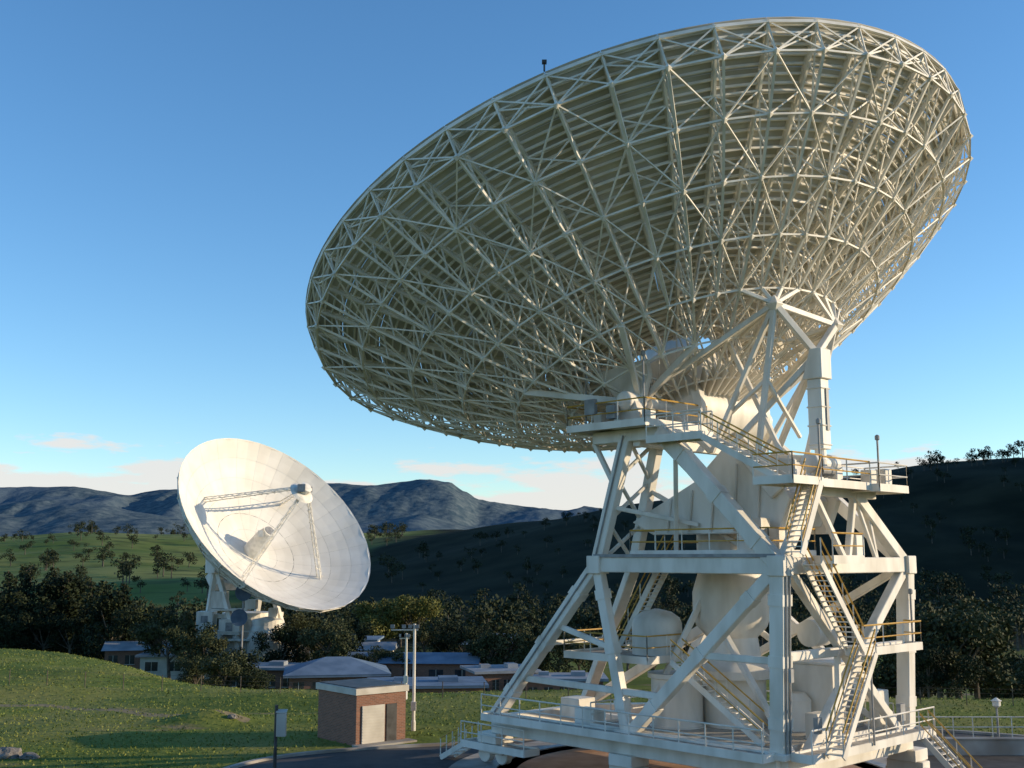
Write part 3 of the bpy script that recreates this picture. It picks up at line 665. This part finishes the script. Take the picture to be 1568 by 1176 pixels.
# ------------------------------------------------------------------ trees
def leaf_cloud(centers,radii,nl,size,squash=.8):
    k=len(centers); idx=rng.choice(k,nl,p=radii**2/np.sum(radii**2))
    d=rng.normal(size=(nl,3)); d/=np.linalg.norm(d,axis=1)[:,None]
    rr=rng.random(nl)**.45
    c=centers[idx]+d*(radii[idx]*rr)[:,None]*np.array([1,1,squash])
    a_=rng.normal(size=(nl,3)); a_/=np.linalg.norm(a_,axis=1)[:,None]
    b_=np.cross(a_,rng.normal(size=(nl,3))); b_/=np.linalg.norm(b_,axis=1)[:,None]
    s_=size*(.6+.8*rng.random(nl))[:,None]
    v_=np.stack([c-a_*s_-b_*s_*.55,c+a_*s_-b_*s_*.55*.6,c+a_*s_*.9+b_*s_*.55,c-a_*s_*.8+b_*s_*.6],1)
    return v_.reshape(-1,3)
def tree_geo(H,kind,nl,leaf):
    tk=MB(); cs=[];rs=[]
    if kind=='gum':
        lean=rng.normal(size=2)*.05*H; top=V((lean[0],lean[1],H*.55)); tk.tube((0,0,-.5),top*.5,H*.028,8,H*.02); tk.tube(top*.5,top,H*.02,7,H*.011)
        for k in range(11):
            t=.45+.55*k/10; b0=top*t; an=rng.random()*6.28; ln=H*(.18+.16*rng.random()); e_=b0+V((math.cos(an)*ln,math.sin(an)*ln,H*(.16+.2*rng.random())))
            tk.tube(b0,e_,H*.010,5,H*.004); cs.append(e_); rs.append(H*(.09+.09*rng.random()))
            cs.append(b0.lerp(e_,.7)+V(rng.normal(size=3)*H*.05)); rs.append(H*(.06+.06*rng.random()))
        cs.append(top+zz*H*.33);rs.append(H*.13); cs.append(top+zz*H*.2);rs.append(H*.15)
    elif kind=='conifer':
        tk.tube((0,0,-.5),(0,0,H*.95),H*.022,7,H*.004)
        for k in range(16):
            z=H*(.08+.88*k/15); r_=H*.19*(1-(k/16.5)**1.6)+H*.03
            for q_ in range(2):
                an=rng.random()*6.28; o_=r_*.5*rng.random(); cs.append(V((math.cos(an)*o_,math.sin(an)*o_,z))); rs.append(r_*(.7+.5*rng.random()))
            an=rng.random()*6.28; tk.tube((0,0,z),(math.cos(an)*r_,math.sin(an)*r_,z+.05*H),H*.006,4,H*.002)
    else:
        tk.tube((0,0,-.5),(0,0,H*.4),H*.03,8,H*.02)
        for k in range(13):
            an=rng.random()*6.28; ln=H*(.12+.25*rng.random()); e_=V((math.cos(an)*ln,math.sin(an)*ln,H*(.28+.57*rng.random())))
            tk.tube((0,0,H*.3),e_,H*.012,5,H*.004); cs.append(e_); rs.append(H*(.12+.10*rng.random()))
    cs=np.array([list(c) for c in cs]); rs=np.array(rs)
    return tk,leaf_cloud(cs,rs,nl,leaf)
variants={}
def variant(kind,k,nl,leaf,mat):
    key=(kind,k,mat)
    if key in variants: return variants[key]
    tk,lv=tree_geo(10.0,kind,nl,leaf)
    m1=tk.obj('trunk','bark').data; o=[o for o in scene.objects if o.data==m1][0]; bpy.data.objects.remove(o)
    f=np.arange(len(lv)).reshape(-1,4); o=np_mesh('foliage',lv,f,mat); m2_=o.data; bpy.data.objects.remove(o)
    variants[key]=(m1,m2_); return variants[key]
def tree(name,x,y,H,kind='gum',mat='leaf_gum',k=0,nl=2600,leaf=.2):
    m1,m2_=variant(kind,k,nl,leaf,mat)
    e=empty(name); 
    for nm,me in (('trunk',m1),('crown',m2_)):
        o=bpy.data.objects.new(nm,me); scene.collection.objects.link(o); o.parent=e
    e.location=(x,y,tz(x,y)-.1); s_=H/10; e.scale=(s_*(.9+.25*rng.random()),s_*(.9+.25*rng.random()),s_); e.rotation_euler=(0,0,rng.random()*6.28)
def az_x(t,y): return (t-784)/1704*(y*.988-2)
for t_,y,H,kd,mt in ((-20,190,15,'conifer','leaf_dark'),(8,195,15,'conifer','leaf_dark'),(33,200,15.5,'conifer','leaf_dark'),(56,195,14.5,'round','leaf_dark'),(78,200,15.5,'conifer','leaf_dark'),(100,195,15,'conifer','leaf_dark'),(118,202,14.5,'round','leaf_dark'),(136,188,13.5,'conifer','leaf_dark'),(154,183,13.5,'conifer','leaf_dark'),(170,180,12.5,'round','leaf_dark'),(186,190,13,'conifer','leaf_dark'),(20,185,9,'round','leaf_dark'),(68,188,8,'round','leaf_dark'),(108,186,8,'round','leaf_dark'),
  (262,158,10,'gum','leaf_gum'),(290,155,9,'gum','leaf_gum'),(312,152,8,'gum','leaf_gum'),(240,165,10,'gum','leaf_gum'),(300,140,5.5,'round','leaf_gum'),(345,128,7,'gum','leaf_gum'),(368,133,7,'gum','leaf_dark'),(392,129,5,'round','leaf_gum'),(505,150,9.5,'gum','leaf_gum'),(525,158,9.5,'gum','leaf_dark'),(485,165,8,'round','leaf_gum'),
  (205,215,9,'round','leaf_autumn'),(222,215,8,'gum','leaf_autumn'),(575,215,12.5,'round','leaf_autumn'),(610,225,12.5,'round','leaf_autumn'),(635,215,12,'round','leaf_autumn'),(550,230,11,'round','leaf_gum'),(655,170,8,'gum','leaf_gum'),(690,165,8.5,'gum','leaf_dark'),(722,160,8,'round','leaf_dark'),(750,150,8,'gum','leaf_gum'),(785,150,9,'gum','leaf_gum'),(815,165,10,'conifer','leaf_dark'),(850,150,8.5,'gum','leaf_gum'),(885,145,8.5,'gum','leaf_gum'),(920,170,9,'round','leaf_gum'),(600,150,6,'round','leaf_gum'),(560,145,5.5,'round','leaf_dark'),(430,160,8,'round','leaf_dark'),(455,175,9,'gum','leaf_gum'),
  (960,160,9,'gum','leaf_dark'),(1000,150,9,'gum','leaf_gum'),(1050,160,9,'gum','leaf_dark'),(1230,140,8,'gum','leaf_gum'),(1290,130,8,'gum','leaf_dark'),(1340,125,7.5,'round','leaf_gum'),
  (1412,100,9.5,'round','leaf_gum'),(1442,94,10,'round','leaf_gum'),(1470,96,10.2,'round','leaf_gum'),(1498,98,9.6,'round','leaf_gum'),(1520,112,8,'gum','leaf_gum'),(1548,120,7.5,'round','leaf_dark'),(1575,110,7.5,'gum','leaf_gum'),(1610,105,8,'gum','leaf_gum'),(1392,120,8,'gum','leaf_dark'),(1455,90,5,'round','leaf_dark'),(1425,90,4.5,'round','leaf_dark')):
    tree({'gum':'gum_tree','conifer':'pine_tree','round':'oak_tree'}[kd],az_x(t_,y),y,H,kd,mt,k=int(rng.integers(3)),nl={'gum':3800,'conifer':5200,'round':5200}[kd],leaf=.155)
def mass(name,places,mat,nl=120,leaf=.5):
    allv=[]; tk=MB()
    for (x,y,H) in places:
        z=tz(x,y); k=7; cs=np.array([[rng.normal()*H*.17,rng.normal()*H*.17,H*(.35+.45*rng.random())] for _ in range(k)]); rs=H*(.13+.12*rng.random(k))
        lv=leaf_cloud(cs,rs,nl,leaf*H/8); allv.append(lv+np.array([x,y,z])); tk.tube((x,y,z-.5),(x,y,z+H*.6),H*.03,5,H*.015)
    vv_=np.concatenate(allv); e=empty(name); np_mesh('foliage',vv_,np.arange(len(vv_)).reshape(-1,4),mat,e); tk.obj('trunks','bark',e)
pl_=[]
for _ in range(420):
    y=rng.uniform(215,345); t_=rng.uniform(-150,1750)
    pl_.append((az_x(t_,y),y,rng.uniform(5,11)))
mass('distant_trees',pl_,'leaf_far',260,.28)
pl_=[]
while len(pl_)<240:
    y=rng.uniform(380,1250); t_=rng.uniform(-250,620)
    if noise.noise(V((t_/90,y/130,0)))<-.05 and rng.random()<.75: continue
    pl_.append((az_x(t_,y),y,rng.uniform(6,15)))
mass('paddock_trees',pl_,'leaf_far',340,.26)
pl_=[]
for _ in range(170):
    y=rng.uniform(320,600); t_=rng.uniform(640,1750)
    pl_.append((az_x(t_,y),y,rng.uniform(3,7)))
for t_ in (1425,1436,1446,1500,1508,1518,1530,1548,1556,1566,1580,868,735,650): 
    y=545; pl_.append((az_x(t_,y),y,rng.uniform(7,12)))
mass('hillside_trees',pl_,'leaf_dark',320,.26)
nt_=60000
py=rng.uniform(50,118,nt_); pxx=rng.uniform(-.49,.50,nt_)*py
ok=(((pxx-9)/24)**2+((py-51)/17)**2)>1.0
pts=np.stack([pxx[ok],py[ok]],1); zt=terr(pts[:,0],pts[:,1]); nn_=len(pts)
hgt=(.05+.11*rng.random(nn_)**2); an=rng.random(nn_)*6.28; wd=.04+.05*rng.random(nn_)
d_=np.stack([np.cos(an)*wd,np.sin(an)*wd,np.zeros(nn_)],1); b_=np.stack([pts[:,0],pts[:,1],zt-.02],1)
tip=b_+np.stack([rng.normal(size=nn_)*.05,rng.normal(size=nn_)*.05,hgt],1)
gv=np.stack([b_-d_,b_+d_,tip],1).reshape(-1,3)
np_mesh('grass',gv,np.arange(len(gv)).reshape(-1,3),'grassb')
# ------------------------------------------------------------------ light
ce_,se_=math.cos(R(SUN_EL)),math.sin(R(SUN_EL))
sdir=V((ce_*math.cos(R(SUN_PHI)),ce_*math.sin(R(SUN_PHI)),se_))
sl=bpy.data.lights.new('sun','SUN'); sl.energy=5.0; sl.angle=R(.5); sl.color=(1,.80,.54)
so=bpy.data.objects.new('sun',sl); so.rotation_euler=(-sdir).to_track_quat('-Z','Y').to_euler(); scene.collection.objects.link(so)
w=bpy.data.worlds.new('World'); scene.world=w; w.use_nodes=True; nt=w.node_tree; L=nt.links; nt.nodes.clear()
sky=N(nt,'ShaderNodeTexSky',sky_type='NISHITA'); sky.sun_disc=False; sky.sun_elevation=R(SUN_EL); sky.sun_rotation=R(90-SUN_PHI); sky.air_density=1.0; sky.dust_density=.2; sky.ozone_density=3.0; sky.altitude=600
hs=N(nt,'ShaderNodeHueSaturation'); hs.inputs['Saturation'].default_value=1.13; hs.inputs['Value'].default_value=1.62; L.new(sky.outputs[0],hs.inputs['Color'])
bg=N(nt,'ShaderNodeBackground'); bg.inputs[1].default_value=.15; L.new(hs.outputs[0],bg.inputs[0])
tc=N(nt,'ShaderNodeTexCoord'); mp=N(nt,'ShaderNodeMapping'); mp.inputs['Scale'].default_value=(8,8,34); mp.inputs['Location'].default_value=(5.3,1.9,.6)
L.new(tc.outputs['Generated'],mp.inputs[0]); nz_=N(nt,'ShaderNodeTexNoise'); nz_.inputs['Scale'].default_value=1.7; nz_.inputs['Detail'].default_value=7; nz_.inputs['Roughness'].default_value=.55; L.new(mp.outputs[0],nz_.inputs['Vector'])
sx=N(nt,'ShaderNodeSeparateXYZ'); L.new(tc.outputs['Generated'],sx.inputs[0])
m7=N(nt,'ShaderNodeMath',operation='MULTIPLY_ADD'); m7.inputs[1].default_value=-4.4; m7.inputs[2].default_value=.42; L.new(sx.outputs[2],m7.inputs[0])
ad=N(nt,'ShaderNodeMath',operation='ADD'); L.new(nz_.outputs['Fac'],ad.inputs[0]); L.new(m7.outputs[0],ad.inputs[1])
r1=N(nt,'ShaderNodeValToRGB'); r1.color_ramp.elements[0].position=.55; r1.color_ramp.elements[1].position=.65; L.new(ad.outputs[0],r1.inputs[0])
m8=N(nt,'ShaderNodeMath',operation='MULTIPLY'); m8.inputs[1].default_value=.88; L.new(r1.outputs[0],m8.inputs[0])
cl=N(nt,'ShaderNodeBackground'); cl.inputs[0].default_value=(1,.965,.93,1); cl.inputs[1].default_value=.84
ms=N(nt,'ShaderNodeMixShader'); L.new(m8.outputs[0],ms.inputs[0]); L.new(bg.outputs[0],ms.inputs[1]); L.new(cl.outputs[0],ms.inputs[2])
wo=N(nt,'ShaderNodeOutputWorld'); L.new(ms.outputs[0],wo.inputs[0])
# ------------------------------------------------------------------ camera
cam=bpy.data.cameras.new('camera'); cam.sensor_width=36; cam.lens=1704/1568*36; cam.clip_start=.5; cam.clip_end=30000
co=bpy.data.objects.new('camera',cam); co.location=(0,0,10); co.rotation_euler=(R(90+8.84),0,0); scene.collection.objects.link(co); scene.camera=co
scene.view_settings.view_transform='Standard'; scene.view_settings.look='None'; scene.view_settings.exposure=0
